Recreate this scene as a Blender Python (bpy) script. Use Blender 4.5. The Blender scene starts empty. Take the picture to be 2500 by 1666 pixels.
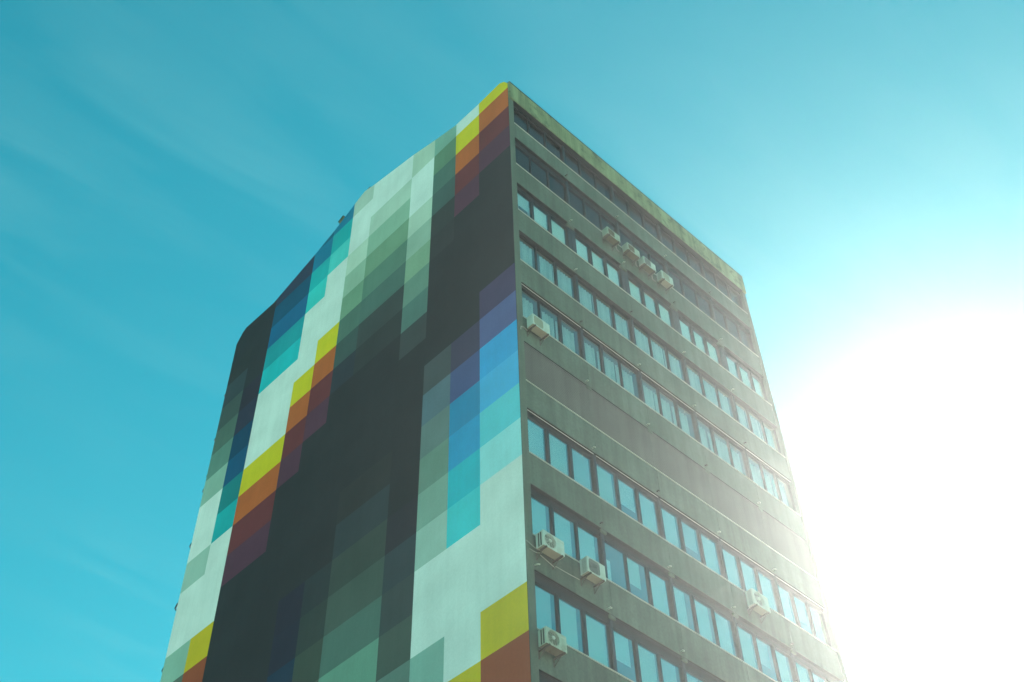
import bpy, bmesh, math, random
from mathutils import Matrix, Vector

random.seed(7)
scene = bpy.context.scene
col = scene.collection
U = 18.6          # metres per survey unit (camera to the street front of the tower)
EYE = 1.6

# ------------------------------------------------------------------ camera
cam_d = bpy.data.cameras.new("camera")
cam_d.sensor_fit = 'HORIZONTAL'
cam_d.sensor_width = 36.0
cam_d.lens = 42.592
cam_d.clip_start = 0.1
cam_d.clip_end = 5000
cam = bpy.data.objects.new("camera", cam_d)
col.objects.link(cam)
R = Matrix(((0.7243745952521964, -0.5090114885908447, -0.46496102012507345),
            (-0.6890500850259075, -0.5562397092841532, -0.464550714283457),
            (-0.0221681320594716, 0.6568901660841125, -0.7536603237685933)))
cam.matrix_world = Matrix.Translation((0, 0, EYE)) @ R.to_4x4()
scene.camera = cam

# ------------------------------------------------------------------ sky and sun
SUN_EL = math.radians(35.2)
SUN_AZ = math.radians(70.9)      # from +Y towards +X
SKY_STRENGTH = 0.062
SUN_STRENGTH = 4.7
EXPOSURE = 1.58
HAZE_DENSITY = 0.00052
HAZE_G = 0.85

world = bpy.data.worlds.new("World")
scene.world = world
world.use_nodes = True
wn, wl = world.node_tree.nodes, world.node_tree.links
wn.clear()
wout = wn.new('ShaderNodeOutputWorld')
wbg = wn.new('ShaderNodeBackground')
sky = wn.new('ShaderNodeTexSky')
sky.sky_type = 'NISHITA'
sky.sun_disc = False
sky.sun_elevation = SUN_EL
sky.sun_rotation = SUN_AZ
sky.altitude = 0
sky.air_density = 1.0
sky.dust_density = 0.12
sky.ozone_density = 1.0
# colour of the air over the city: cyan rather than violet blue
tint = wn.new('ShaderNodeMix'); tint.data_type = 'RGBA'; tint.blend_type = 'MULTIPLY'
tint.inputs[0].default_value = 1.0
tint.inputs[7].default_value = (0.14, 1.14, 0.85, 1)
wl.new(sky.outputs[0], tint.inputs[6])
# thin cirrus, streaked, spread over the whole sky
tc = wn.new('ShaderNodeTexCoord')
sep = wn.new('ShaderNodeSeparateXYZ'); wl.new(tc.outputs['Generated'], sep.inputs[0])
zmax = wn.new('ShaderNodeMath'); zmax.operation = 'MAXIMUM'; zmax.inputs[1].default_value = 0.06
wl.new(sep.outputs[2], zmax.inputs[0])
dx = wn.new('ShaderNodeMath'); dx.operation = 'DIVIDE'; wl.new(sep.outputs[0], dx.inputs[0]); wl.new(zmax.outputs[0], dx.inputs[1])
dy = wn.new('ShaderNodeMath'); dy.operation = 'DIVIDE'; wl.new(sep.outputs[1], dy.inputs[0]); wl.new(zmax.outputs[0], dy.inputs[1])
comb = wn.new('ShaderNodeCombineXYZ'); wl.new(dx.outputs[0], comb.inputs[0]); wl.new(dy.outputs[0], comb.inputs[1])
rotm = wn.new('ShaderNodeMapping'); rotm.inputs['Rotation'].default_value = (0, 0, math.radians(6)); wl.new(comb.outputs[0], rotm.inputs[0])
mp = wn.new('ShaderNodeMapping'); mp.inputs['Scale'].default_value = (1.9, 8.5, 1); wl.new(rotm.outputs[0], mp.inputs[0])
n1 = wn.new('ShaderNodeTexNoise'); n1.inputs['Scale'].default_value = 1.5; n1.inputs['Detail'].default_value = 9; n1.inputs['Roughness'].default_value = 0.58; n1.inputs['Distortion'].default_value = 0.6
wl.new(mp.outputs[0], n1.inputs['Vector'])
n2 = wn.new('ShaderNodeTexNoise'); n2.inputs['Scale'].default_value = 1.7; n2.inputs['Detail'].default_value = 2
wl.new(comb.outputs[0], n2.inputs['Vector'])
r1 = wn.new('ShaderNodeMapRange'); r1.inputs[1].default_value = 0.42; r1.inputs[2].default_value = 0.78; wl.new(n1.outputs[0], r1.inputs[0])
r2 = wn.new('ShaderNodeMapRange'); r2.inputs[1].default_value = 0.35; r2.inputs[2].default_value = 0.65; wl.new(n2.outputs[0], r2.inputs[0])
mm = wn.new('ShaderNodeMath'); mm.operation = 'MULTIPLY'; wl.new(r1.outputs[0], mm.inputs[0]); wl.new(r2.outputs[0], mm.inputs[1])
m2 = wn.new('ShaderNodeMath'); m2.operation = 'MULTIPLY'; m2.inputs[1].default_value = 0.22; wl.new(mm.outputs[0], m2.inputs[0])
cl = wn.new('ShaderNodeMix'); cl.data_type = 'RGBA'
cl.inputs[7].default_value = (1.9, 4.2, 4.2, 1)
wl.new(m2.outputs[0], cl.inputs[0]); wl.new(tint.outputs[2], cl.inputs[6])
wl.new(cl.outputs[2], wbg.inputs[0])
wbg.inputs[1].default_value = SKY_STRENGTH
wl.new(wbg.outputs[0], wout.inputs[0])

sun_d = bpy.data.lights.new("sun", 'SUN')
sun_d.energy = SUN_STRENGTH
sun_d.angle = math.radians(0.5)
sun_d.color = (1.0, 0.95, 0.86)
sun = bpy.data.objects.new("sun", sun_d)
col.objects.link(sun)
S = Vector((math.cos(SUN_EL) * math.sin(SUN_AZ), math.cos(SUN_EL) * math.cos(SUN_AZ), math.sin(SUN_EL)))
sun.rotation_euler = S.to_track_quat('Z', 'Y').to_euler()
sun.location = S * 200

vs = scene.view_settings
vs.view_transform = 'Standard'
vs.look = 'None'
vs.gamma = 1.0
vs.use_curve_mapping = False
vs.exposure = EXPOSURE
try:
    scene.cycles.use_denoising = True
    scene.cycles.max_bounces = 8
    scene.cycles.transparent_max_bounces = 12
    scene.cycles.volume_bounces = 1
    scene.cycles.sample_clamp_indirect = 6
except Exception:
    pass

# ------------------------------------------------------------------ materials
def lin(c):
    c /= 255.0
    return c / 12.92 if c <= 0.04045 else ((c + 0.055) / 1.055) ** 2.4

def hexlin(h):
    return [lin(int(h[i:i + 2], 16)) for i in (0, 2, 4)]

def new_mat(name):
    m = bpy.data.materials.new(name)
    m.use_nodes = True
    nt = m.node_tree
    return m, nt.nodes, nt.links, nt.nodes['Principled BSDF']

def rough_mat(name, rgb, rough=0.75, var=0.10, streak=0.0, grain=0.08, bump=0.15, metal=0.0, scale=1.0, dirt=None, dirt_amt=0.0, spec=0.3, dlo=0.55, dhi=0.68, dscale=2.1):
    m, n, l, b = new_mat(name)
    b.inputs['Roughness'].default_value = rough
    b.inputs['Metallic'].default_value = metal
    b.inputs['Specular IOR Level'].default_value = spec
    t = n.new('ShaderNodeTexCoord')
    base = n.new('ShaderNodeRGB'); base.outputs[0].default_value = (*rgb, 1)
    na = n.new('ShaderNodeTexNoise'); na.inputs['Scale'].default_value = 0.55 * scale; na.inputs['Detail'].default_value = 6
    l.new(t.outputs['Object'], na.inputs['Vector'])
    ra = n.new('ShaderNodeMapRange'); ra.inputs[1].default_value = 0.3; ra.inputs[2].default_value = 0.7
    ra.inputs[3].default_value = 1 - var; ra.inputs[4].default_value = 1 + var
    l.new(na.outputs[0], ra.inputs[0])
    ng = n.new('ShaderNodeTexNoise'); ng.inputs['Scale'].default_value = 14 * scale; ng.inputs['Detail'].default_value = 4
    l.new(t.outputs['Object'], ng.inputs['Vector'])
    rg = n.new('ShaderNodeMapRange'); rg.inputs[1].default_value = 0.25; rg.inputs[2].default_value = 0.75
    rg.inputs[3].default_value = 1 - grain; rg.inputs[4].default_value = 1 + grain
    l.new(ng.outputs[0], rg.inputs[0])
    f = n.new('ShaderNodeMath'); f.operation = 'MULTIPLY'; l.new(ra.outputs[0], f.inputs[0]); l.new(rg.outputs[0], f.inputs[1])
    fac = f
    if streak > 0:
        mpn = n.new('ShaderNodeMapping'); mpn.inputs['Scale'].default_value = (2.6, 2.6, 0.16); l.new(t.outputs['Object'], mpn.inputs[0])
        ns = n.new('ShaderNodeTexNoise'); ns.inputs['Scale'].default_value = 1.6; ns.inputs['Detail'].default_value = 5; l.new(mpn.outputs[0], ns.inputs['Vector'])
        rs = n.new('ShaderNodeMapRange'); rs.inputs[1].default_value = 0.35; rs.inputs[2].default_value = 0.7
        rs.inputs[3].default_value = 1 + streak * 0.25; rs.inputs[4].default_value = 1 - streak
        l.new(ns.outputs[0], rs.inputs[0])
        f2 = n.new('ShaderNodeMath'); f2.operation = 'MULTIPLY'; l.new(f.outputs[0], f2.inputs[0]); l.new(rs.outputs[0], f2.inputs[1])
        fac = f2
    sc = n.new('ShaderNodeVectorMath'); sc.operation = 'SCALE'
    l.new(base.outputs[0], sc.inputs[0]); l.new(fac.outputs[0], sc.inputs['Scale'])
    src = sc.outputs[0]
    if dirt:
        nd = n.new('ShaderNodeTexNoise'); nd.inputs['Scale'].default_value = dscale * scale; nd.inputs['Detail'].default_value = 8; nd.inputs['Roughness'].default_value = 0.65
        l.new(t.outputs['Object'], nd.inputs['Vector'])
        rd = n.new('ShaderNodeMapRange'); rd.inputs[1].default_value = dlo; rd.inputs[2].default_value = dhi
        rd.inputs[3].default_value = 0; rd.inputs[4].default_value = dirt_amt
        l.new(nd.outputs[0], rd.inputs[0])
        mx = n.new('ShaderNodeMix'); mx.data_type = 'RGBA'
        l.new(rd.outputs[0], mx.inputs[0]); l.new(src, mx.inputs[6]); mx.inputs[7].default_value = (*dirt, 1)
        src = mx.outputs[2]
    l.new(src, b.inputs['Base Color'])
    if bump > 0:
        bp = n.new('ShaderNodeBump'); bp.inputs['Strength'].default_value = bump; bp.inputs['Distance'].default_value = 0.02
        l.new(ng.outputs[0], bp.inputs['Height']); l.new(bp.outputs[0], b.inputs['Normal'])
    return m

def glass_mat(name, tint_c, refl=1.0, base_r=0.05, rough=0.0):
    m = bpy.data.materials.new(name); m.use_nodes = True
    n, l = m.node_tree.nodes, m.node_tree.links
    n.clear()
    o = n.new('ShaderNodeOutputMaterial')
    tr = n.new('ShaderNodeBsdfTransparent'); tr.inputs[0].default_value = (*tint_c, 1)
    gl = n.new('ShaderNodeBsdfGlossy'); gl.inputs['Roughness'].default_value = rough
    gl.inputs[0].default_value = (0.95, 0.98, 0.97, 1)
    lw = n.new('ShaderNodeLayerWeight'); lw.inputs['Blend'].default_value = 0.5
    pw = n.new('ShaderNodeMath'); pw.operation = 'POWER'; pw.inputs[1].default_value = 4.0
    l.new(lw.outputs['Facing'], pw.inputs[0])
    fr = n.new('ShaderNodeMath'); fr.operation = 'MULTIPLY_ADD'; fr.inputs[1].default_value = 0.8; fr.inputs[2].default_value = base_r
    l.new(pw.outputs[0], fr.inputs[0])
    t = n.new('ShaderNodeTexCoord')
    nz = n.new('ShaderNodeTexNoise'); nz.inputs['Scale'].default_value = 0.9; l.new(t.outputs['Object'], nz.inputs['Vector'])
    bp = n.new('ShaderNodeBump'); bp.inputs['Strength'].default_value = 0.05; bp.inputs['Distance'].default_value = 0.05
    l.new(nz.outputs[0], bp.inputs['Height']); l.new(bp.outputs[0], gl.inputs['Normal'])
    mu = n.new('ShaderNodeMath'); mu.operation = 'MULTIPLY'; mu.inputs[1].default_value = refl; mu.use_clamp = True
    l.new(fr.outputs[0], mu.inputs[0])
    mx = n.new('ShaderNodeMixShader')
    l.new(mu.outputs[0], mx.inputs[0]); l.new(tr.outputs[0], mx.inputs[1]); l.new(gl.outputs[0], mx.inputs[2])
    l.new(mx.outputs[0], o.inputs[0])
    return m

M = {}
M['concrete'] = rough_mat('facade_concrete', (0.118, 0.142, 0.122), 0.85, 0.18, 0.22, 0.12, 0.25, dirt=(0.085, 0.09, 0.07), dirt_amt=0.35)
M['pilaster'] = rough_mat('pilaster_concrete', (0.125, 0.14, 0.12), 0.85, 0.14, 0.12, 0.10, 0.25)
M['cornice'] = rough_mat('mossy_concrete', (0.25, 0.275, 0.155), 0.9, 0.22, 0.35, 0.14, 0.4, scale=1.2, dirt=(0.06, 0.07, 0.04), dirt_amt=0.65, dlo=0.54, dhi=0.66, dscale=1.5)
M['frame'] = rough_mat('dark_bronze_metal', (0.011, 0.014, 0.020), 0.5, 0.15, 0, 0.05, 0.0)
M['frame_blue'] = rough_mat('grey_blue_metal', (0.028, 0.036, 0.05), 0.5, 0.15, 0, 0.05, 0.0)
M['sill'] = rough_mat('pale_metal', (0.50, 0.50, 0.44), 0.55, 0.10, 0, 0.06, 0.0)
M['soffit_track'] = rough_mat('pale_track', (0.55, 0.55, 0.55), 0.5, 0.05, 0, 0.03, 0.0)
M['room'] = rough_mat('room_plaster', (0.16, 0.16, 0.15), 0.9, 0.1, 0, 0.05, 0.0)
M['slab'] = rough_mat('slab_concrete', (0.20, 0.20, 0.18), 0.9, 0.1, 0, 0.05, 0.1)
M['curtain'] = rough_mat('curtain_cloth', (0.52, 0.56, 0.55), 0.9, 0.12, 0.25, 0.05, 0.0)
M['blind'] = rough_mat('blind_cloth', (0.74, 0.77, 0.75), 0.9, 0.05, 0.0, 0.02, 0.0)
M['blind_grey'] = rough_mat('grey_blind_cloth', (0.55, 0.60, 0.60), 0.9, 0.05, 0.0, 0.02, 0.0)
M['blind_cream'] = rough_mat('cream_blind_cloth', (0.72, 0.72, 0.64), 0.9, 0.05, 0.0, 0.02, 0.0)
M['shutter'] = rough_mat('shutter_slats', (0.125, 0.115, 0.118), 0.7, 0.12, 0.15, 0.06, 0.15)
M['glass_dark'] = glass_mat('dark_window_glass', (0.50, 0.58, 0.60), 0.5, 0.04)
M['glass'] = glass_mat('window_glass', (0.90, 0.97, 0.97), 1.0, 0.07)
M['glass_coated'] = glass_mat('coated_window_glass', (0.80, 0.95, 0.96), 1.0, 0.24)
M['ac_white'] = rough_mat('ac_white_enamel', (0.55, 0.585, 0.54), 0.5, 0.10, 0.12, 0.05, 0.0, dirt=(0.33, 0.30, 0.22), dirt_amt=0.3)
M['ac_old'] = rough_mat('ac_yellowed_enamel', (0.42, 0.46, 0.39), 0.55, 0.12, 0.2, 0.06, 0.0, dirt=(0.20, 0.16, 0.10), dirt_amt=0.45)
M['ac_rust'] = rough_mat('ac_rusty_base', (0.15, 0.135, 0.105), 0.8, 0.25, 0.1, 0.15, 0.3, scale=4, dirt=(0.07, 0.045, 0.03), dirt_amt=0.7)
M['ac_dark'] = rough_mat('ac_dark_plastic', (0.035, 0.035, 0.033), 0.6, 0.1, 0, 0.05, 0.0)
M['ac_grey'] = rough_mat('ac_grey_mesh', (0.20, 0.21, 0.21), 0.6, 0.1, 0, 0.05, 0.0)
M['ac_tan'] = rough_mat('ac_tan_panel', (0.30, 0.285, 0.22), 0.6, 0.08, 0, 0.05, 0.0)
M['bracket'] = rough_mat('bracket_steel', (0.09, 0.075, 0.07), 0.6, 0.2, 0, 0.1, 0.0)
M['pipe'] = rough_mat('pipe_lagging', (0.34, 0.33, 0.30), 0.8, 0.1, 0, 0.05, 0.0)
M['brown'] = rough_mat('brown_metal', (0.15, 0.12, 0.06), 0.7, 0.2, 0, 0.1, 0.1, scale=3)
M['black_metal'] = rough_mat('black_metal', (0.02, 0.02, 0.02), 0.6, 0.1, 0, 0.05, 0.0)
M['asphalt'] = rough_mat('asphalt', (0.055, 0.055, 0.055), 0.9, 0.15, 0, 0.2, 0.3)
M['paving'] = rough_mat('pale_paving', (0.42, 0.38, 0.30), 0.9, 0.15, 0, 0.1, 0.3)
M['wall_plain'] = rough_mat('grey_render', (0.30, 0.30, 0.27), 0.9, 0.1, 0.2, 0.08, 0.2)

PAINT = {}
def paint(h, white):
    key = (h, white)
    if key not in PAINT:
        a, w = hexlin(h), hexlin(white)
        rgb = [max(0.005, min(0.80, 0.76 * (x / y) ** 1.08)) for x, y in zip(a, w)]
        PAINT[key] = rough_mat('wall_paint_' + h, rgb, 0.8, 0.085, 0.04, 0.04, 0.16, spec=0.06)
    return PAINT[key]

# ------------------------------------------------------------------ builders
def tag(o, label=None, cat=None, group=None, kind=None):
    if label: o['label'] = label
    if cat: o['category'] = cat
    if group: o['group'] = group
    if kind: o['kind'] = kind
    return o

class MB:
    def __init__(s): s.bm = bmesh.new()
    def box(s, x0, x1, y0, y1, z0, z1):
        v = [s.bm.verts.new(p) for p in ((x0,y0,z0),(x1,y0,z0),(x1,y1,z0),(x0,y1,z0),(x0,y0,z1),(x1,y0,z1),(x1,y1,z1),(x0,y1,z1))]
        for f in ((0,3,2,1),(4,5,6,7),(0,1,5,4),(1,2,6,5),(2,3,7,6),(3,0,4,7)):
            s.bm.faces.new([v[i] for i in f])
        return s
    def poly(s, pts):
        s.bm.faces.new([s.bm.verts.new(p) for p in pts]); return s
    def prism_x(s, prof, x0, x1):       # profile in (y, z), extruded along x
        a = [s.bm.verts.new((x0, y, z)) for y, z in prof]
        b = [s.bm.verts.new((x1, y, z)) for y, z in prof]
        n = len(prof)
        s.bm.faces.new(a); s.bm.faces.new(b[::-1])
        for i in range(n):
            s.bm.faces.new((a[i], b[i], b[(i + 1) % n], a[(i + 1) % n]))
        return s
    def tube(s, pts, r, n=8):
        pts = [Vector(p) for p in pts]
        rings = []
        for i, p in enumerate(pts):
            d = (pts[min(i + 1, len(pts) - 1)] - pts[max(i - 1, 0)]).normalized()
            q = d.to_track_quat('Z', 'Y')
            rings.append([s.bm.verts.new(p + q @ Vector((r * math.cos(2 * math.pi * k / n), r * math.sin(2 * math.pi * k / n), 0))) for k in range(n)])
        for a, b in zip(rings, rings[1:]):
            for k in range(n):
                s.bm.faces.new((a[k], a[(k + 1) % n], b[(k + 1) % n], b[k]))
        s.bm.faces.new(rings[0][::-1]); s.bm.faces.new(rings[-1])
        return s
    def ring(s, cx, cz, y, rad, r, n=28):
        pts = [(cx + rad * math.cos(2 * math.pi * k / n), y, cz + rad * math.sin(2 * math.pi * k / n)) for k in range(n + 1)]
        return s.tube(pts, r, 5)
    def mesh(s, name, mat, smooth=False, bevel=0.0):
        if bevel:
            bmesh.ops.bevel(s.bm, geom=[e for e in s.bm.edges], offset=bevel, segments=2, affect='EDGES', clamp_overlap=True)
        bmesh.ops.recalc_face_normals(s.bm, faces=s.bm.faces)
        me = bpy.data.meshes.new(name)
        s.bm.to_mesh(me); s.bm.free()
        me.materials.append(mat)
        if smooth:
            for p in me.polygons: p.use_smooth = True
        return me
    def build(s, name, mat, parent=None, loc=None, smooth=False, bevel=0.0):
        return link(name, s.mesh(name, mat, smooth, bevel), parent, loc)

def link(name, me, parent=None, loc=None):
    o = bpy.data.objects.new(name, me)
    col.objects.link(o)
    if parent is not None:
        o.parent = parent
    if loc is not None:
        o.location = loc
    return o

def X(u): return u * U
def Z(w): return w * U + EYE

# ------------------------------------------------------------------ ground
g = MB()
N = 24
g.box(-300, 300, -300, 300, -0.3, 0.0)
tag(g.build('ground', M['paving']), kind='structure')
r = MB(); r.box(-300, 300, -14, -2.0, 0.0, 0.004)
tag(r.build('road', M['asphalt']), kind='structure')

# ------------------------------------------------------------------ tower
X0, X1 = 1.0155, 1.880
Y1 = 2.096
T = Vector((X(X0), X(1.0), 0))
tower = bpy.data.objects.new('tower_block', None)
col.objects.link(tower)
tower.location = T
tag(tower, 'tall concrete tower block with a colourful geometric mural on its end wall', 'building')

def tp(name, mb, mat, label=None, bevel=0.0, smooth=False):
    """a part of the tower, built in world coordinates"""
    o = mb.build(name, mat, tower, -T, smooth, bevel)
    if label: o['label'] = label
    return o

# --- end wall with the gabled top
prof = [(1.0, 2.563), (1.012, 2.585), (1.027, 2.597), (1.103, 2.594), (1.186, 2.598), (1.267, 2.623), (1.349, 2.652), (1.511, 2.694),
        (1.550, 2.708), (1.593, 2.690), (1.675, 2.652), (1.753, 2.626), (1.929, 2.580), (2.060, 2.588), (2.073, 2.580), (2.096, 2.548)]
def top_at(y):
    for (a, za), (b, zb) in zip(prof, prof[1:]):
        if a <= y <= b:
            return za + (zb - za) * (y - a) / (b - a)
    return prof[-1][1]
GZ = -EYE / U
wall = [(X(y), Z(z)) for y, z in prof] + [(X(Y1), 0.0), (X(1.0), 0.0)]
mb = MB(); mb.prism_x(wall, X(X0), X(X0) + 0.26)
end_wall = tp('end_wall', mb, paint('2a3031', 'abc9b9'), 'side wall painted with stepped blocks of colour')

# --- the mural: eleven columns of paint, bands half a storey high
YB = [1.0003, 1.1003, 1.182, 1.262, 1.3468, 1.5075, 1.590, 1.673, 1.753, 1.9147, 1.9995, 2.0955]
def ZB(k): return 2.5438 - 0.08489 * k
TW, MW, BW, VW = 'abc9b9', 'a3c4b4', '92b7a6', 'b2cdc2'
w, y_, o_, rd, pu, bk = 'white', 'yellow', 'orange', 'dark red', 'plum', 'black'
BASIC = {'yellow': ('a9ac1f', MW), 'orange': ('94592c', MW), 'dark red': ('5a3233', MW), 'plum': ('48333f', MW), 'white': (TW, TW)}
BASIC_B = {'yellow': ('8f9420', BW), 'orange': ('6d432a', BW), 'dark red': ('462a2e', BW), 'plum': ('382a31', BW), 'white': (BW, BW)}
def G(h, wh=TW): return ('grey green', h, wh)
def B(h, wh=MW, nm='blue'): return (nm, h, wh)
COLS = [
 # A: slate violet through turquoise lightened, glare veil mixed into the colour
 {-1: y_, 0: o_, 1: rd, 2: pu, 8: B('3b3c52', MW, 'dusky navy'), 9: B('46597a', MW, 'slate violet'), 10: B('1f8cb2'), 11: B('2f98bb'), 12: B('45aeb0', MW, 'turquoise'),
  13: B('78bfbf', MW, 'glare-paled turquoise'), 14: w, 15: w, 16: w, 17: y_, 18: o_, 19: rd, 20: pu},
 # B
 {-1: w, 0: y_, 1: o_, 2: rd, 3: pu, 9: B('383c4c', MW, 'dusky navy'), 10: B('3a5070', MW, 'slate violet'), 11: B('007896'), 12: B('0086a6'), 13: B('009da4', MW, 'turquoise'),
  14: B('2bacab', MW, 'turquoise'), 15: w, 16: w, 17: w, 18: y_, 19: o_, 20: rd},
 # C
 {-1: G('6b9a85'), 0: G('557d62'), 1: G('42665a'), 2: G('3a5750'), 3: G('303a38'), 4: G('2f3636'), 9: G('3b4a49', MW), 10: G('48666a', MW), 11: G('54716a', MW), 12: G('5b806f', MW), 13: G('6a9280', MW),
  14: G('80a896', MW), 15: w, 16: w, 17: G('5f917f', BW), 18: G('5a8c77', BW), 19: G('46685a', BW)},
 # D
 {-1: G('93b59d'), 0: w, 1: w, 2: G('96b7a0'), 3: G('80a48e'), 4: G('71977a'), 5: G('5d8270'), 6: G('4b7065'), 7: G('374341'), 13: G('2a2f33', MW), 14: G('2e3f41', MW), 15: G('334442', MW),
  16: G('3b5148', MW), 17: G('44695c', BW), 18: G('55856f', BW), 19: w},
 # E (double)
 {-2: w, -1: w, 0: G('94b6a0'), 1: G('78a389'), 2: G('648d70'), 3: G('4f7764'), 4: G('43655a'), 5: G('364340'), 6: G('2f3837'), 11: G('2b3231', MW), 12: G('2e3c3d', MW), 13: G('35463f', MW),
  14: G('3d544a', MW), 15: G('43665a', MW), 16: G('558671', MW), 17: G('62927e', BW), 18: w},
 # F
 {-2: G('93b39f'), -1: w, 0: w, 1: G('9bbda5'), 2: G('80a78d'), 3: G('648f72'), 4: G('46695b'), 5: G('37504a'), 6: G('2c363b'), 13: G('2a3637', MW), 14: G('2e3d39', MW), 15: G('36483e', MW), 16: G('3c5347', BW), 17: G('46695a', BW)},
 # G
 {-2: B('007088', TW), -1: B('009b98', TW, 'teal'), 0: B('3fb4a9', TW, 'pale teal'), 1: w, 2: w, 3: w, 4: y_, 5: o_, 6: rd, 7: pu, 13: B('252a34', MW, 'navy'), 14: B('242b36', MW, 'navy'), 15: B('1b3342', MW, 'navy'), 16: B('0d4258', BW)},
 # H
 {-2: B('00596c', TW), -1: B('007088', TW), 0: B('009b98', TW, 'teal'), 1: B('2ab2a7', TW, 'pale teal'), 2: w, 3: w, 4: w, 5: y_, 6: o_, 7: rd, 8: pu},
 # I (double)
 {-2: B('322f42', TW, 'dusky navy'), -1: B('2d3a4b', TW, 'dusky navy'), 0: B('004d63', TW), 1: B('005f7e', TW), 2: B('008b8d', TW, 'teal'), 3: B('00a5a3', TW, 'teal'), 4: w, 5: w, 6: w, 7: y_, 8: o_, 9: rd, 10: pu},
 # J
 {3: B('282a33', MW, 'navy'), 4: B('28303e', MW, 'navy'), 5: B('0d3e53', MW), 6: B('004c67', MW), 7: B('00716f', MW, 'teal'), 8: B('009390', MW, 'teal'), 9: w, 10: w, 11: w, 12: y_, 13: o_, 14: rd, 15: pu},
 # K
 {1: G('29302f', MW), 2: G('2f3f40', MW), 3: G('384e48', MW), 4: G('426154', MW), 5: G('4e7969', MW), 6: G('709d88', MW), 7: w, 8: w, 9: G('6f9b87', BW), 10: w, 11: w, 12: G('65967f', BW), 13: G('405b4d', BW)},
]
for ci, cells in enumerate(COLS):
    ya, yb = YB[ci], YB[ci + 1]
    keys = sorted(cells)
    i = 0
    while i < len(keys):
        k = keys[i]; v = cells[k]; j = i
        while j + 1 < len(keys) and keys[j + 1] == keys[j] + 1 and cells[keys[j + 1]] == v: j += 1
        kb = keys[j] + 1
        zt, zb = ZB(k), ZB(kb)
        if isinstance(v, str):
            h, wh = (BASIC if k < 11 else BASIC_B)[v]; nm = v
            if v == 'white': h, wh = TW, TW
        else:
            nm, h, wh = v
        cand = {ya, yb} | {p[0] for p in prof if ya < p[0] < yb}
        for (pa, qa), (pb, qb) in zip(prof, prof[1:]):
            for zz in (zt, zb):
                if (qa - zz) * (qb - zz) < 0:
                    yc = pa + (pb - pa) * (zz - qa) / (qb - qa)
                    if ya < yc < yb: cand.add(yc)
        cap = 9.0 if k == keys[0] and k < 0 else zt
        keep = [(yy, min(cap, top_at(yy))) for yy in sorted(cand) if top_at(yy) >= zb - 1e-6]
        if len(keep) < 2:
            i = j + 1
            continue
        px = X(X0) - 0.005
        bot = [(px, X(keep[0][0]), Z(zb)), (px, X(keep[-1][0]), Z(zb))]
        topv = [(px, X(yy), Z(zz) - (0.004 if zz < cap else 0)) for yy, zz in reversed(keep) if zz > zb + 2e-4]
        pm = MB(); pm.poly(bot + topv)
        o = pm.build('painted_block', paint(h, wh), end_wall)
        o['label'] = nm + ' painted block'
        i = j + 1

# --- storeys of the street front
SILL = [2.4015, 2.2335, 2.0615, 1.8895, 1.7165, 1.5440, 1.3718, 1.1985, 1.0265, 0.8545]
SPB = [2.342, 2.161, 1.989, 1.820, 1.648, 1.476, 1.303, 1.132, 0.960, 0.790]
TOP = [2.494] + SPB[:-1]
HEAD = [0.006, 0.018, 0.013, 0.002, 0.006, 0.0, 0.009, 0.013, 0.015, 0.015]
PIER = [1.201, 1.371, 1.543, 1.711]
BAY = [(1.030, 1.201), (1.201, 1.371), (1.371, 1.543), (1.543, 1.711), (1.711, 1.868)]
Y0 = X(1.0)

for i in range(10):
    for bi, (a, b) in enumerate(BAY):
        j = 0.006
        m = MB(); m.box(X(a) + j, X(b) - j, Y0, Y0 + 0.20, Z(SPB[i]), Z(SILL[i]) - 0.03)
        tp('spandrel_panel', m, M['concrete'], bevel=0.006)
    m = MB(); m.box(X(1.030), X(1.868), Y0 - 0.025, Y0 + 0.19, Z(SILL[i]) - 0.022, Z(SILL[i]))
    tp('window_sill', m, M['sill'])
    m = MB(); m.box(X(1.030), X(1.868), Y0 + 0.205, X(1.16), Z(SPB[i]) + 0.02, Z(SILL[i]) - 0.10)
    tp('floor_slab', m, M['slab'])
    m = MB(); m.box(X(1.030), X(1.868), Y0 + 0.012, Y0 + 0.19, Z(SPB[i]) - 0.016, Z(SPB[i]) - 0.003)
    tp('soffit_shade_strip', m, M['frame'])  # added dark strip under each spandrel, shade put in as colour
# pilasters, columns, cornice
m = MB(); m.box(X(X0) + 0.262, X(1.030), Y0 - 0.03, Y0 + 0.5, 0.0, Z(2.494)); m.box(X(X0) + 0.003, X(X0) + 0.262, Y0 - 0.03, Y0 - 0.002, 0.0, Z(2.494))
tp('corner_pilaster', m, M['pilaster'])
m = MB(); m.box(X(1.868), X(1.880), Y0 - 0.03, Y0 + 0.5, 0.0, Z(2.494))
tp('corner_pilaster', m, M['pilaster'])
for p in PIER:
    m = MB(); m.box(X(p) - 0.055, X(p) + 0.055, Y0 + 0.075, Y0 + 0.45, 0.0, Z(2.494))
    tp('column', m, M['frame_blue'])
m = MB()
m.box(X(X0) + 0.002, X(1.8835), Y0 - 0.09, Y0 + 0.22, Z(2.494), Z(2.5645))
tp('cornice', m, M['cornice'], 'mossy concrete fascia along the roof edge', bevel=0.02)
m = MB(); m.box(X(1.030), X(1.868), Y0 - 0.07, Y0 + 0.2, Z(2.494) - 0.016, Z(2.494) - 0.003)
tp('soffit_shade_strip', m, M['frame'])  # added as well: dark colour standing in for shade below the cornice
m = MB()
m.box(X(X0) + 0.002, X(1.8840), Y0 - 0.105, Y0 + 0.25, Z(2.5645) + 0.001, Z(2.5645) + 0.035)
tp('cornice_cap', m, M['frame'])
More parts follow.
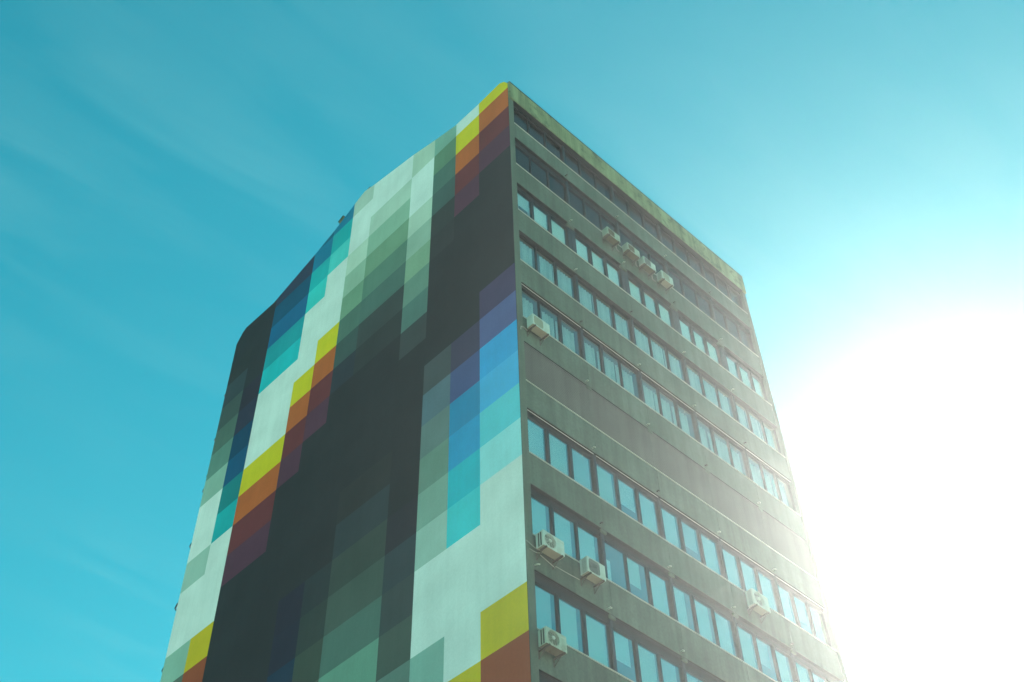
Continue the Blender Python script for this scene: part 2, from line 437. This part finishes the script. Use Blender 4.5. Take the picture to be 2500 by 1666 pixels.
# hidden body of the tower: roof, back and far side, rooms behind the windows
m = MB(); m.prism_x([(X(y), Z(z) - 0.35) for y, z in prof[3:]] + [(X(Y1), Z(2.50)), (X(1.02), Z(2.50)), (X(1.02), Z(2.55))], X(X0) + 0.27, X(1.876))
tp('roof', m, M['slab'])
m = MB(); m.box(X(1.872), X(1.879), Y0 + 0.51, X(Y1), 0.0, Z(2.49)); tp('far_side_wall', m, M['wall_plain'])
m = MB(); m.box(X(X0) + 0.27, X(1.871), X(Y1) - 0.3, X(Y1), 0.0, Z(2.49)); tp('rear_wall', m, M['wall_plain'])
m = MB(); m.box(X(X0) + 0.27, X(1.871), X(1.161), X(1.175), 0.0, Z(2.49)); tp('room_wall', m, M['room'])
m = MB(); m.box(X(1.030), X(1.868), Y0 + 0.02, Y0 + 0.3, 0.0, Z(0.789)); tp('lower_front_wall', m, M['concrete'])

# --- windows
ROWKIND = ['dark', 'dark', 'shade', 'curtain', 'curtain2', 'shutter', 'blind', 'blind', 'blind', 'blind']
MUL = [(0.04, 0.08), (0.04, 0.08), (0.13, 0.13), (0.05, 0.09), (0.05, 0.12), None, (0.12, 0.12), (0.11, 0.07), (0.09, 0.13), (0.09, 0.13)]
GY = 0.168           # glass set back from the front of the spandrels

def cloth_mesh(wd, ht, amp, waves, mat, name):
    bm = bmesh.new()
    n = max(8, int(waves * 8)); ph = random.random() * 6
    a, b = [], []
    for k in range(n + 1):
        t = k / n
        yy = amp * math.sin(2 * math.pi * waves * t + ph) + 0.5 * amp * math.sin(2 * math.pi * waves * 2.3 * t + 2 * ph)
        a.append(bm.verts.new((wd * t, yy, 0))); b.append(bm.verts.new((wd * t, yy * 0.8, ht)))
    for k in range(n):
        bm.faces.new((a[k], a[k + 1], b[k + 1], b[k]))
    me = bpy.data.meshes.new(name); bm.to_mesh(me); bm.free(); me.materials.append(mat)
    for p in me.polygons: p.use_smooth = True
    return me

for ri in range(10):
    kind = ROWKIND[ri]
    for bi, (a, b) in enumerate(BAY):
        xl = X(a) + (0.0 if bi == 0 else 0.058)
        xr = X(b) - (0.0 if bi == 4 else 0.058)
        if ri == 2:                     # broad piers on this storey
            xl = X(a) + (0.0 if bi == 0 else 0.20)
            xr = X(b) - (0.0 if bi == 4 else 0.24)
        if kind == 'shutter':
            xl, xr = X(a) + 0.002, X(b) - 0.002
        W = xr - xl
        z0, z1 = Z(SILL[ri]) + 0.002, Z(TOP[ri]) - 0.017
        H = z1 - z0
        org = Vector((xl, Y0 + (0.024 if kind == 'shutter' else GY), z0))
        fm = M['frame']
        if ri == 2:
            pm = MB()
            if bi > 0:
                pm.box(X(a) + 0.066, X(a) + 0.199, Y0 + 0.09, Y0 + 0.4, z0, z1 - 0.003)
                tp('pier_facing', pm, M['frame_blue'])
                pm = MB()
            if bi < 4:
                pm.box(X(b) - 0.239, X(b) - 0.066, Y0 + 0.09, Y0 + 0.4, z0, z1 - 0.003)
                tp('pier_facing', pm, M['frame_blue'])
            else:
                pm.bm.free()
            if bi < 4:
                cb = MB(); cb.box(X(b) - 0.30, X(b) + 0.10, Y0 + 0.004, Y0 + 0.17, z1 - 0.14, z1 - 0.002)
                tp('corbel', cb, M['concrete'], bevel=0.01)
        elif ri in (5, 7, 8) and bi < 4:
            cb = MB(); cb.box(X(b) - 0.13, X(b) + 0.13, Y0 + 0.004, Y0 + (0.034 if ri == 5 else 0.072), z1 - 0.12, z1 - 0.002)
            tp('corbel', cb, M['concrete'], bevel=0.01)
        if kind == 'shutter':
            wm = MB()
            wm.box(0, W, 0.012, 0.05, 0, 0.05); wm.box(0, W, 0.012, 0.05, H - 0.05, H); wm.box(0, 0.03, 0.016, 0.05, 0.05, H - 0.05); wm.box(W - 0.03, W, 0.016, 0.05, 0.05, H - 0.05)
            win = wm.build('window', M['shutter'], tower, org - T)
            win['label'] = 'window closed by a roller shutter'
            nsl = 22
            hh = (H - 0.1) / nsl
            sm = MB()
            for s in range(nsl):
                zz = 0.05 + s * hh
                sm.prism_x([(0.034, zz + 0.002), (0.020, zz + hh * 0.3), (0.020, zz + hh * 0.7), (0.034, zz + hh - 0.002), (0.046, zz + hh * 0.5)], 0.032, W - 0.032)
            sh = sm.build('shutter_slats', M['shutter'], win); sh['kind'] = 'stuff'
            continue
        hd = HEAD[ri] * U
        wm = MB()
        wm.box(0, W, -0.04, 0.06, 0, 0.055)
        wm.box(0, W, -0.05, 0.06, H - max(hd, 0.05), H - 0.001)
        wm.box(0, 0.03, -0.04, 0.06, 0.055, H - max(hd, 0.05)); wm.box(W - 0.03, W, -0.04, 0.06, 0.055, H - max(hd, 0.05))
        m1, m2_ = MUL[ri]
        if bi % 2: m1, m2_ = m2_, m1
        pw = W / 3
        zt = H - max(hd, 0.05)
        wm.box(pw - m1 / 2, pw + m1 / 2, -0.045, 0.055, 0.055, zt)
        wm.box(2 * pw - m2_ / 2, 2 * pw + m2_ / 2, -0.045, 0.055, 0.055, zt)
        win = wm.build('window', fm, tower, org - T)
        if ri in (4, 6, 8, 9):          # pale tracks under the head
            tm = MB()
            tm.box(0.0, W, -0.115, -0.095, H - 0.018, H - 0.001)
            if ri >= 8: tm.box(0.0, W, -0.065, -0.055, H - 0.018, H - 0.001)
            tm.build('shutter_track', M['soffit_track'] if ri in (4, 6) else M['frame_blue'], win)
        edges = [0.03, pw - m1 / 2, pw + m1 / 2, 2 * pw - m2_ / 2, 2 * pw + m2_ / 2, W - 0.03]
        if ri == 6 and bi == 4:
            pass
        for pi in range(3):
            ea, eb = edges[2 * pi], edges[2 * pi + 1]
            wd, ht = eb - ea, zt - 0.055
            pm = MB()
            tilt = random.uniform(-0.006, 0.006)
            pm.box(ea - 0.005, eb + 0.005, 0.0 + tilt, 0.006 + tilt, 0.05, zt + 0.005)
            pm.build('pane', M['glass_dark'] if kind == 'dark' else M['glass_coated'] if kind == 'blind' else M['glass'], win)
            if kind == 'blind':
                bmk = MB()
                gap = random.choice((0.0, 0.10, 0.20, 0.0, 0.08, 0.28)) if ri != 6 else random.choice((0.0, 0.03))
                lift = random.choice((0, 0, 0, 0.3, 0.0, 0.7, 0.12)) if bi > 0 else 0.0
                if ri == 7 and bi == 1 and pi == 0:
                    bmk.box(ea, ea + wd * 0.42, 0.13, 0.138, 0.04, zt - 0.55)
                else:
                    bmk.box(ea + 0.01, eb - gap, 0.11, 0.116, 0.03 + lift, zt + 0.02)
                bmk.build('blind', M[random.choice(('blind', 'blind', 'blind_grey', 'blind_cream'))], win)
            elif kind == 'shade':
                bmk = MB()
                dr = (0.50, 0.62, 0.66)[pi] if bi == 0 else random.uniform(0.68, 0.8)
                bmk.box(ea, eb, 0.10, 0.106, 0.05 + ht * (1 - dr), zt + 0.02)
                bmk.build('blind', M[random.choice(('blind', 'blind', 'blind_grey', 'blind_cream'))], win)
                cw = wd * random.choice((0.55, 0.75, 1.0))
                off = 0 if pi == 0 else wd - cw
                link('curtain', cloth_mesh(cw, ht * 0.98, 0.03, cw * 6, M['curtain'], 'curtain'), win, (ea + off, 0.28, 0.05))
            elif kind in ('curtain', 'curtain2'):
                cw = wd if not (bi == 0 and pi == 1) else wd * 0.62
                if kind == 'curtain' and random.random() < 0.12 and bi > 0: cw = wd * 0.7
                off = wd - cw
                link('curtain', cloth_mesh(cw, ht, 0.028, cw * random.uniform(5.5, 8.0), M['curtain'], 'curtain'), win, (ea + off, 0.16 if kind == 'curtain' else 0.24, 0.05))

# --- drain spouts, one below each column line
for i in range(9):
    for p in PIER:
        x = X(p) - 0.16; z = Z(SPB[i]) + 0.14 + (0.05 if i == 1 else 0)
        m = MB(); m.tube([(x, Y0 + 0.05, z), (x, Y0 - 0.09, z - 0.01), (x + 0.0, Y0 - 0.12, z - 0.05)], 0.028, 8)
        tp('drain_spout', m, M['sill'] if (i + PIER.index(p)) % 3 else M['bracket'], smooth=True)
m = MB(); x, z = X(1.032), Z(1.139); m.tube([(x, Y0 + 0.0, z), (x + 0.05, Y0 - 0.10, z), (x + 0.11, Y0 - 0.11, z + 0.02)], 0.022, 8); tp('drain_spout', m, M['sill'], smooth=True)
# --- hooks along the far edge of the end wall
for z, s in ((2.481, .7), (2.356, 1), (2.192, 1), (2.064, .8), (2.019, 1.1), (1.849, 1.3), (1.677, 1.6), (1.509, 1.1)):
    yy = X(Y1)
    m = MB(); m.tube([(X(X0) + 0.10, yy - 0.03, Z(z)), (X(X0) + 0.06, yy + 0.10 * s, Z(z) - 0.03), (X(X0) + 0.05, yy + 0.16 * s, Z(z) - 0.14 * s), (X(X0) + 0.06, yy + 0.12 * s, Z(z) - 0.20 * s)], 0.022 * s, 6)
    tp('anchor_hook', m, M['black_metal'])

# ------------------------------------------------------------------ boxes on the roof edge
def roof_box(y, z, sy, sz, mat, label):
    o = bpy.data.objects.new('roof_box', None); col.objects.link(o)
    o.location = (X(X0) + 0.20, X(y), Z(z))
    tag(o, label, 'roof box', 'small boxes on the sloping roof edge')
    a = math.atan2(-0.035, 0.08)
    b = MB(); b.box(-0.16, 0.25, -sy / 2, sy / 2, -0.2, sz); ob = b.build('housing', mat, o, bevel=0.015)
    c = MB(); c.box(-0.18, 0.27, -sy / 2 - 0.02, sy / 2 + 0.02, sz + 0.001, sz + 0.03); oc = c.build('lid', M['frame'], o)
    o.rotation_euler = (a, 0, 0)
    return o
roof_box(1.648, 2.678, 0.40, 0.24, M['brown'], 'small brown box perched on the roof edge above the blue painted block')
roof_box(1.537, 2.7020, 0.30, 0.08, M['black_metal'], 'low black box at the roof peak above the white painted blocks')

# ------------------------------------------------------------------ air conditioners
def holed_plate(mb, x0, x1, z0, z1, cx, cz, rad, y, n=40, square=False):
    """front plate with an opening"""
    inner, outer = [], []
    for k in range(n):
        t = 2 * math.pi * k / n
        c, s = math.cos(t), math.sin(t)
        if square:
            e = 5.0
            q = (abs(c) ** e + abs(s) ** e) ** (-1 / e)
        else:
            q = 1.0
        inner.append(mb.bm.verts.new((cx + rad * q * c, y, cz + rad * q * s)))
        tx = ((x1 if c > 0 else x0) - cx) / c if abs(c) > 1e-6 else 1e9
        tz = ((z1 if s > 0 else z0) - cz) / s if abs(s) > 1e-6 else 1e9
        q2 = min(tx, tz)
        outer.append(mb.bm.verts.new((cx + q2 * c, y, cz + q2 * s)))
    for k in range(n):
        a, b = k, (k + 1) % n
        mb.bm.faces.new((inner[a], inner[b], outer[b], outer[a]))
    # missing corners
    for (xx, zz) in ((x0, z0), (x1, z0), (x1, z1), (x0, z1)):
        best = None
        for k in range(n):
            p, q = outer[k].co, outer[(k + 1) % n].co
            if (abs(p.x - q.x) > 1e-5 and abs(p.z - q.z) > 1e-5) and abs(p.x - xx) + abs(q.x - xx) < (x1 - x0) and abs(p.z - zz) + abs(q.z - zz) < (z1 - z0):
                best = k
        if best is not None:
            c = mb.bm.verts.new((xx, y, zz))
            mb.bm.faces.new((outer[best], outer[(best + 1) % n], c))
    back = [mb.bm.verts.new((v.co.x, y + 0.07, v.co.z)) for v in inner]
    for k in range(n):
        mb.bm.faces.new((inner[k], back[k], back[(k + 1) % n], inner[(k + 1) % n]))

def air_conditioner(xa, xb, za, zb, style, label, body='ac_white', side='slots', base='ac_white', pipes=()):
    Wd, Ht, Dp = X(xb) - X(xa), (zb - za) * U, 0.30
    t = bpy.data.objects.new('air_conditioner', None); col.objects.link(t)
    t.location = (X(xa), Y0 - 0.10, Z(za))
    tag(t, label, 'air conditioner', 'air conditioners on brackets along the tower front')
    bm_ = M[body]
    # casing: back, top, sides, right-hand blank part; front plate with opening
    fr = Ht * 0.43
    cx, cz = fr + 0.05, Ht / 2
    fw = min(Wd * 0.70, cx + fr + 0.04)
    mb = MB()
    mb.box(fw + 0.001, Wd, -Dp, -0.001, 0.0, Ht)                 # compressor side
    mb.box(0.0, fw, -0.03, 0.0, 0.02, Ht - 0.02)             # back
    mb.box(0.0, fw, -Dp + 0.012, 0.0, Ht - 0.019, Ht)            # top
    mb.box(0.0, fw, -Dp + 0.012, 0.0, 0.0, 0.019)            # bottom
    mb.box(0.0, 0.025, -Dp + 0.012, -Dp + 0.07, 0.02, Ht - 0.02)   # side posts
    mb.box(0.0, 0.025, -0.075, -0.031, 0.02, Ht - 0.02)
    holed_plate(mb, 0.0, fw, 0.0, Ht, cx, cz, fr, -Dp, square=(style in ('mesh', 'rust', 'panel')))
    mb.build('casing', bm_, t)
    if base != body:
        b2 = MB(); b2.box(0.015, Wd - 0.015, -Dp + 0.015, -0.01, -0.012, -0.002); b2.build('base_pan', M[base], t)
    else:
        b2 = MB(); b2.box(0.015, Wd - 0.015, -Dp + 0.015, -0.01, -0.012, -0.002); b2.build('base_pan', M['ac_tan'] if body == 'ac_white' else M['ac_rust'], t)
    # side grille
    sg = MB()
    if side == 'slots':
        sg.box(0.012, 0.018, -Dp + 0.07, -0.075, 0.02, Ht - 0.02)
        sg.build('side_grille', M['ac_dark'], t)
        rb = MB(); rb.box(0.002, 0.011, -Dp / 2 - 0.012, -Dp / 2 + 0.012, 0.02, Ht - 0.02); rb.build('side_bar', bm_, t)
    elif side == 'louvre':
        sg.box(0.010, 0.018, -Dp + 0.07, -0.075, 0.02, Ht - 0.02); sg.build('side_grille', bm_, t)
        rb = MB()
        for q in range(3):
            yy = -Dp + 0.10 + q * 0.06
            rb.box(0.001, 0.009, yy, yy + 0.012, 0.03, Ht - 0.03)
        rb.build('side_bar', bm_, t)
    else:
        sg.box(0.014, 0.018, -Dp + 0.07, -0.075, 0.02, Ht - 0.02); sg.build('side_backing', M['ac_dark'], t)
        rb = MB()
        nz, ny = 9, 5
        for q in range(nz + 1):
            zz = 0.02 + (Ht - 0.04) * q / nz
            rb.box(0.002, 0.012, -Dp + 0.07, -0.075, zz - 0.006, zz + 0.006)
        for q in range(ny + 1):
            yy = -Dp + 0.07 + (Dp - 0.145) * q / ny
            rb.box(0.003, 0.011, yy - 0.006, yy + 0.006, 0.02, Ht - 0.02)
        rb.build('side_grille', bm_, t)
    # shroud, fan and front grille
    sh = MB(); sh.box(cx - fr * 1.04, min(fw, cx + fr * 1.04), -Dp + 0.10, -Dp + 0.11, cz - fr * 1.05, cz + fr * 1.05)
    sh.build('fan_shroud', M['ac_dark' if style == 'round' else 'ac_rust' if style == 'rust' else 'ac_grey'], t)
    if style in ('round', 'mesh'):
        fb = MB()
        for q in range(3):
            a0 = q * 2.094 + 0.4
            pts = []
            for s in range(6):
                aa = a0 + 0.9 * s / 5
                pts.append((cx + fr * 0.88 * math.cos(aa), -Dp + 0.06 + 0.04 * s / 5, cz + fr * 0.88 * math.sin(aa)))
            fb.poly([(cx + 0.05 * math.cos(a0), -Dp + 0.06, cz + 0.05 * math.sin(a0))] + pts + [(cx + 0.05 * math.cos(a0 + .9), -Dp + 0.09, cz + 0.05 * math.sin(a0 + .9))])
        fb.build('fan', M['ac_grey'] if style == 'round' else M['ac_dark'], t)
    gr = MB()
    if style == 'round':
        for q in range(1, 7):
            gr.ring(cx, cz, -Dp - 0.004, fr * (0.28 + 0.12 * q), 0.0035, 32)
        for q in range(10):
            aa = q * math.pi / 5
            gr.tube([(cx + fr * 0.25 * math.cos(aa), -Dp - 0.006, cz + fr * 0.25 * math.sin(aa)), (cx + fr * math.cos(aa), -Dp - 0.003, cz + fr * math.sin(aa))], 0.004, 5)
        gr.build('front_grille', bm_, t)
        hb = MB(); hb.tube([(cx, -Dp - 0.02, cz), (cx, -Dp + 0.01, cz)], fr * 0.25, 20); hb.build('hub_cap', M['ac_white'], t, bevel=0.006)
        lb = MB(); lb.box(fw + 0.02, Wd - 0.03, -Dp - 0.003, -Dp - 0.001, Ht - 0.11, Ht - 0.075); lb.build('maker_plate', M['sill'], t)
    elif style == 'mesh':
        for q in range(15):
            s = -1 + 2 * (q + 0.5) / 15
            e = (1 - abs(s) ** 5) ** 0.2
            gr.box(cx - fr * e, cx + fr * e, -Dp - 0.004, -Dp + 0.004, cz + s * fr - 0.004, cz + s * fr + 0.004)
            gr.box(cx + s * fr - 0.004, cx + s * fr + 0.004, -Dp - 0.007, -Dp - 0.0045, cz - fr * e, cz + fr * e)
        gr.build('front_grille', M['ac_grey'], t)
    elif style == 'rust':
        for q in range(9):
            s = -1 + 2 * (q + 0.5) / 9
            gr.box(cx - fr * 0.97, cx + fr * 0.97, -Dp + 0.01, -Dp + 0.03, cz + s * fr - 0.012, cz + s * fr + 0.008)
        gr.build('front_grille', M['ac_rust'], t)
    else:
        gr.box(cx - fr * 0.98, cx + fr * 0.98, -Dp + 0.004, -Dp + 0.012, cz - fr * 0.98, cz + fr * 0.98)
        gr.build('front_panel', M['ac_tan'], t)
    # wall brackets
    for bx in (0.10, Wd - 0.10):
        br = MB()
        br.box(bx - 0.022, bx + 0.022, -Dp - 0.02, 0.10 - 0.012, -0.055, -0.014)
        br.box(bx - 0.022, bx + 0.022, 0.10 - 0.011, 0.10 - 0.001, -0.28, -0.014)
        br.tube([(bx, 0.085, -0.26), (bx, -Dp * 0.55, -0.06)], 0.012, 6)
        br.build('wall_bracket', M['bracket'], t)
    for pts, rad in pipes:
        pp = MB(); pp.tube(pts, rad, 8); pp.build('pipe', M['pipe'], t, smooth=True)
    return t

air_conditioner(1.032, 1.077, 1.166, 1.1945, 'round', 'white air conditioner with grey round fan, loose rods poking past the painted corner', 'ac_white', 'slots', pipes=(
    ([(0.16, -0.10, -0.07), (-0.06, 0.0, 0.02), (-0.36, 0.02, 0.13)], 0.012),
    ([(0.16, -0.06, -0.09), (0.05, 0.03, -0.09), (-0.22, 0.05, -0.07)], 0.012),
    ([(0.16, 0.02, -0.10), (0.50, 0.04, -0.16), (0.80, 0.07, -0.20)], 0.014)))
air_conditioner(1.128, 1.168, 1.167, 1.196, 'mesh', 'white air conditioner with rounded square mesh grille, below a blind-covered window', 'ac_white', 'mesh', pipes=(
    ([(0.02, 0.08, -0.10), (-0.40, 0.085, -0.12), (-0.95, 0.085, -0.13)], 0.012),))
air_conditioner(1.0275, 1.068, 0.990, 1.017, 'round', 'lowest air conditioner, greenish white with dark round fan, beside the corner pilaster', 'ac_old', 'slots', 'ac_rust')
air_conditioner(1.0355, 1.079, 1.681, 1.709, 'panel', 'cream air conditioner with tan front panel just above the shuttered storey', 'ac_white', 'louvre', pipes=(
    ([(0.06, 0.05, -0.05), (-0.10, 0.06, 0.02), (-0.22, 0.07, -0.03), (-0.24, 0.07, -0.20)], 0.018),))
air_conditioner(1.295, 1.336, 2.202, 2.227, 'rust', 'brown-fronted old air conditioner, nearest the mural in the high row of four', 'ac_old', 'louvre', 'ac_rust', pipes=(
    ([(0.70, -0.08, -0.05), (0.85, 0.0, -0.10), (1.05, 0.05, -0.02)], 0.02),))
air_conditioner(1.362, 1.403, 2.204, 2.229, 'rust', 'brown-fronted old air conditioner with pale rusty underside, second from the mural in the high row', 'ac_old', 'louvre', 'ac_rust', pipes=(
    ([(0.70, -0.08, -0.05), (0.82, 0.02, -0.12), (0.95, 0.06, -0.06)], 0.02),))
air_conditioner(1.416, 1.457, 2.200, 2.225, 'mesh', 'grey-fronted air conditioner, third from the mural in the high row of four', 'ac_white', 'louvre', 'ac_rust', pipes=(
    ([(0.70, -0.08, -0.05), (0.86, 0.02, -0.12), (1.10, 0.06, -0.04)], 0.02),))
air_conditioner(1.479, 1.518, 2.199, 2.227, 'panel', 'whitest air conditioner with honeycomb side vent, farthest from the mural in the high row', 'ac_white', 'mesh', 'ac_white')
air_conditioner(1.578, 1.624, 1.331, 1.364, 'round', 'air conditioner dimmed by the sun glare, alone below the upper blind-covered storey', 'ac_white', 'mesh')

# outdoor unit on the far side, only its edge shows
t = bpy.data.objects.new('wall_box', None); col.objects.link(t)
t.location = (X(1.880), Y0 + 0.25, Z(1.548))
tag(t, 'pale box jutting from the far sunlit edge of the tower', 'wall box')
m = MB(); m.box(0.002, 0.15, -0.2, 0.35, 0.0, 0.62); m.build('housing', M['ac_white'], t, bevel=0.015)
m = MB(); m.box(0.002, 0.18, -0.22, 0.37, 0.622, 0.65); m.build('lid', M['sill'], t)

# ------------------------------------------------------------------ hazy air
m = MB(); m.box(-310, 310, -310, 310, -1.3, Z(2.708) + 0.8)
hz, hn, hl, hb = new_mat('haze')
hn.clear()
ho = hn.new('ShaderNodeOutputMaterial')
pv = hn.new('ShaderNodeVolumePrincipled')
pv.inputs['Color'].default_value = (0.95, 0.98, 0.97, 1)
pv.inputs['Density'].default_value = HAZE_DENSITY
pv.inputs['Anisotropy'].default_value = HAZE_G
hl.new(pv.outputs[0], ho.inputs['Volume'])
tag(m.build('haze', hz), kind='stuff')
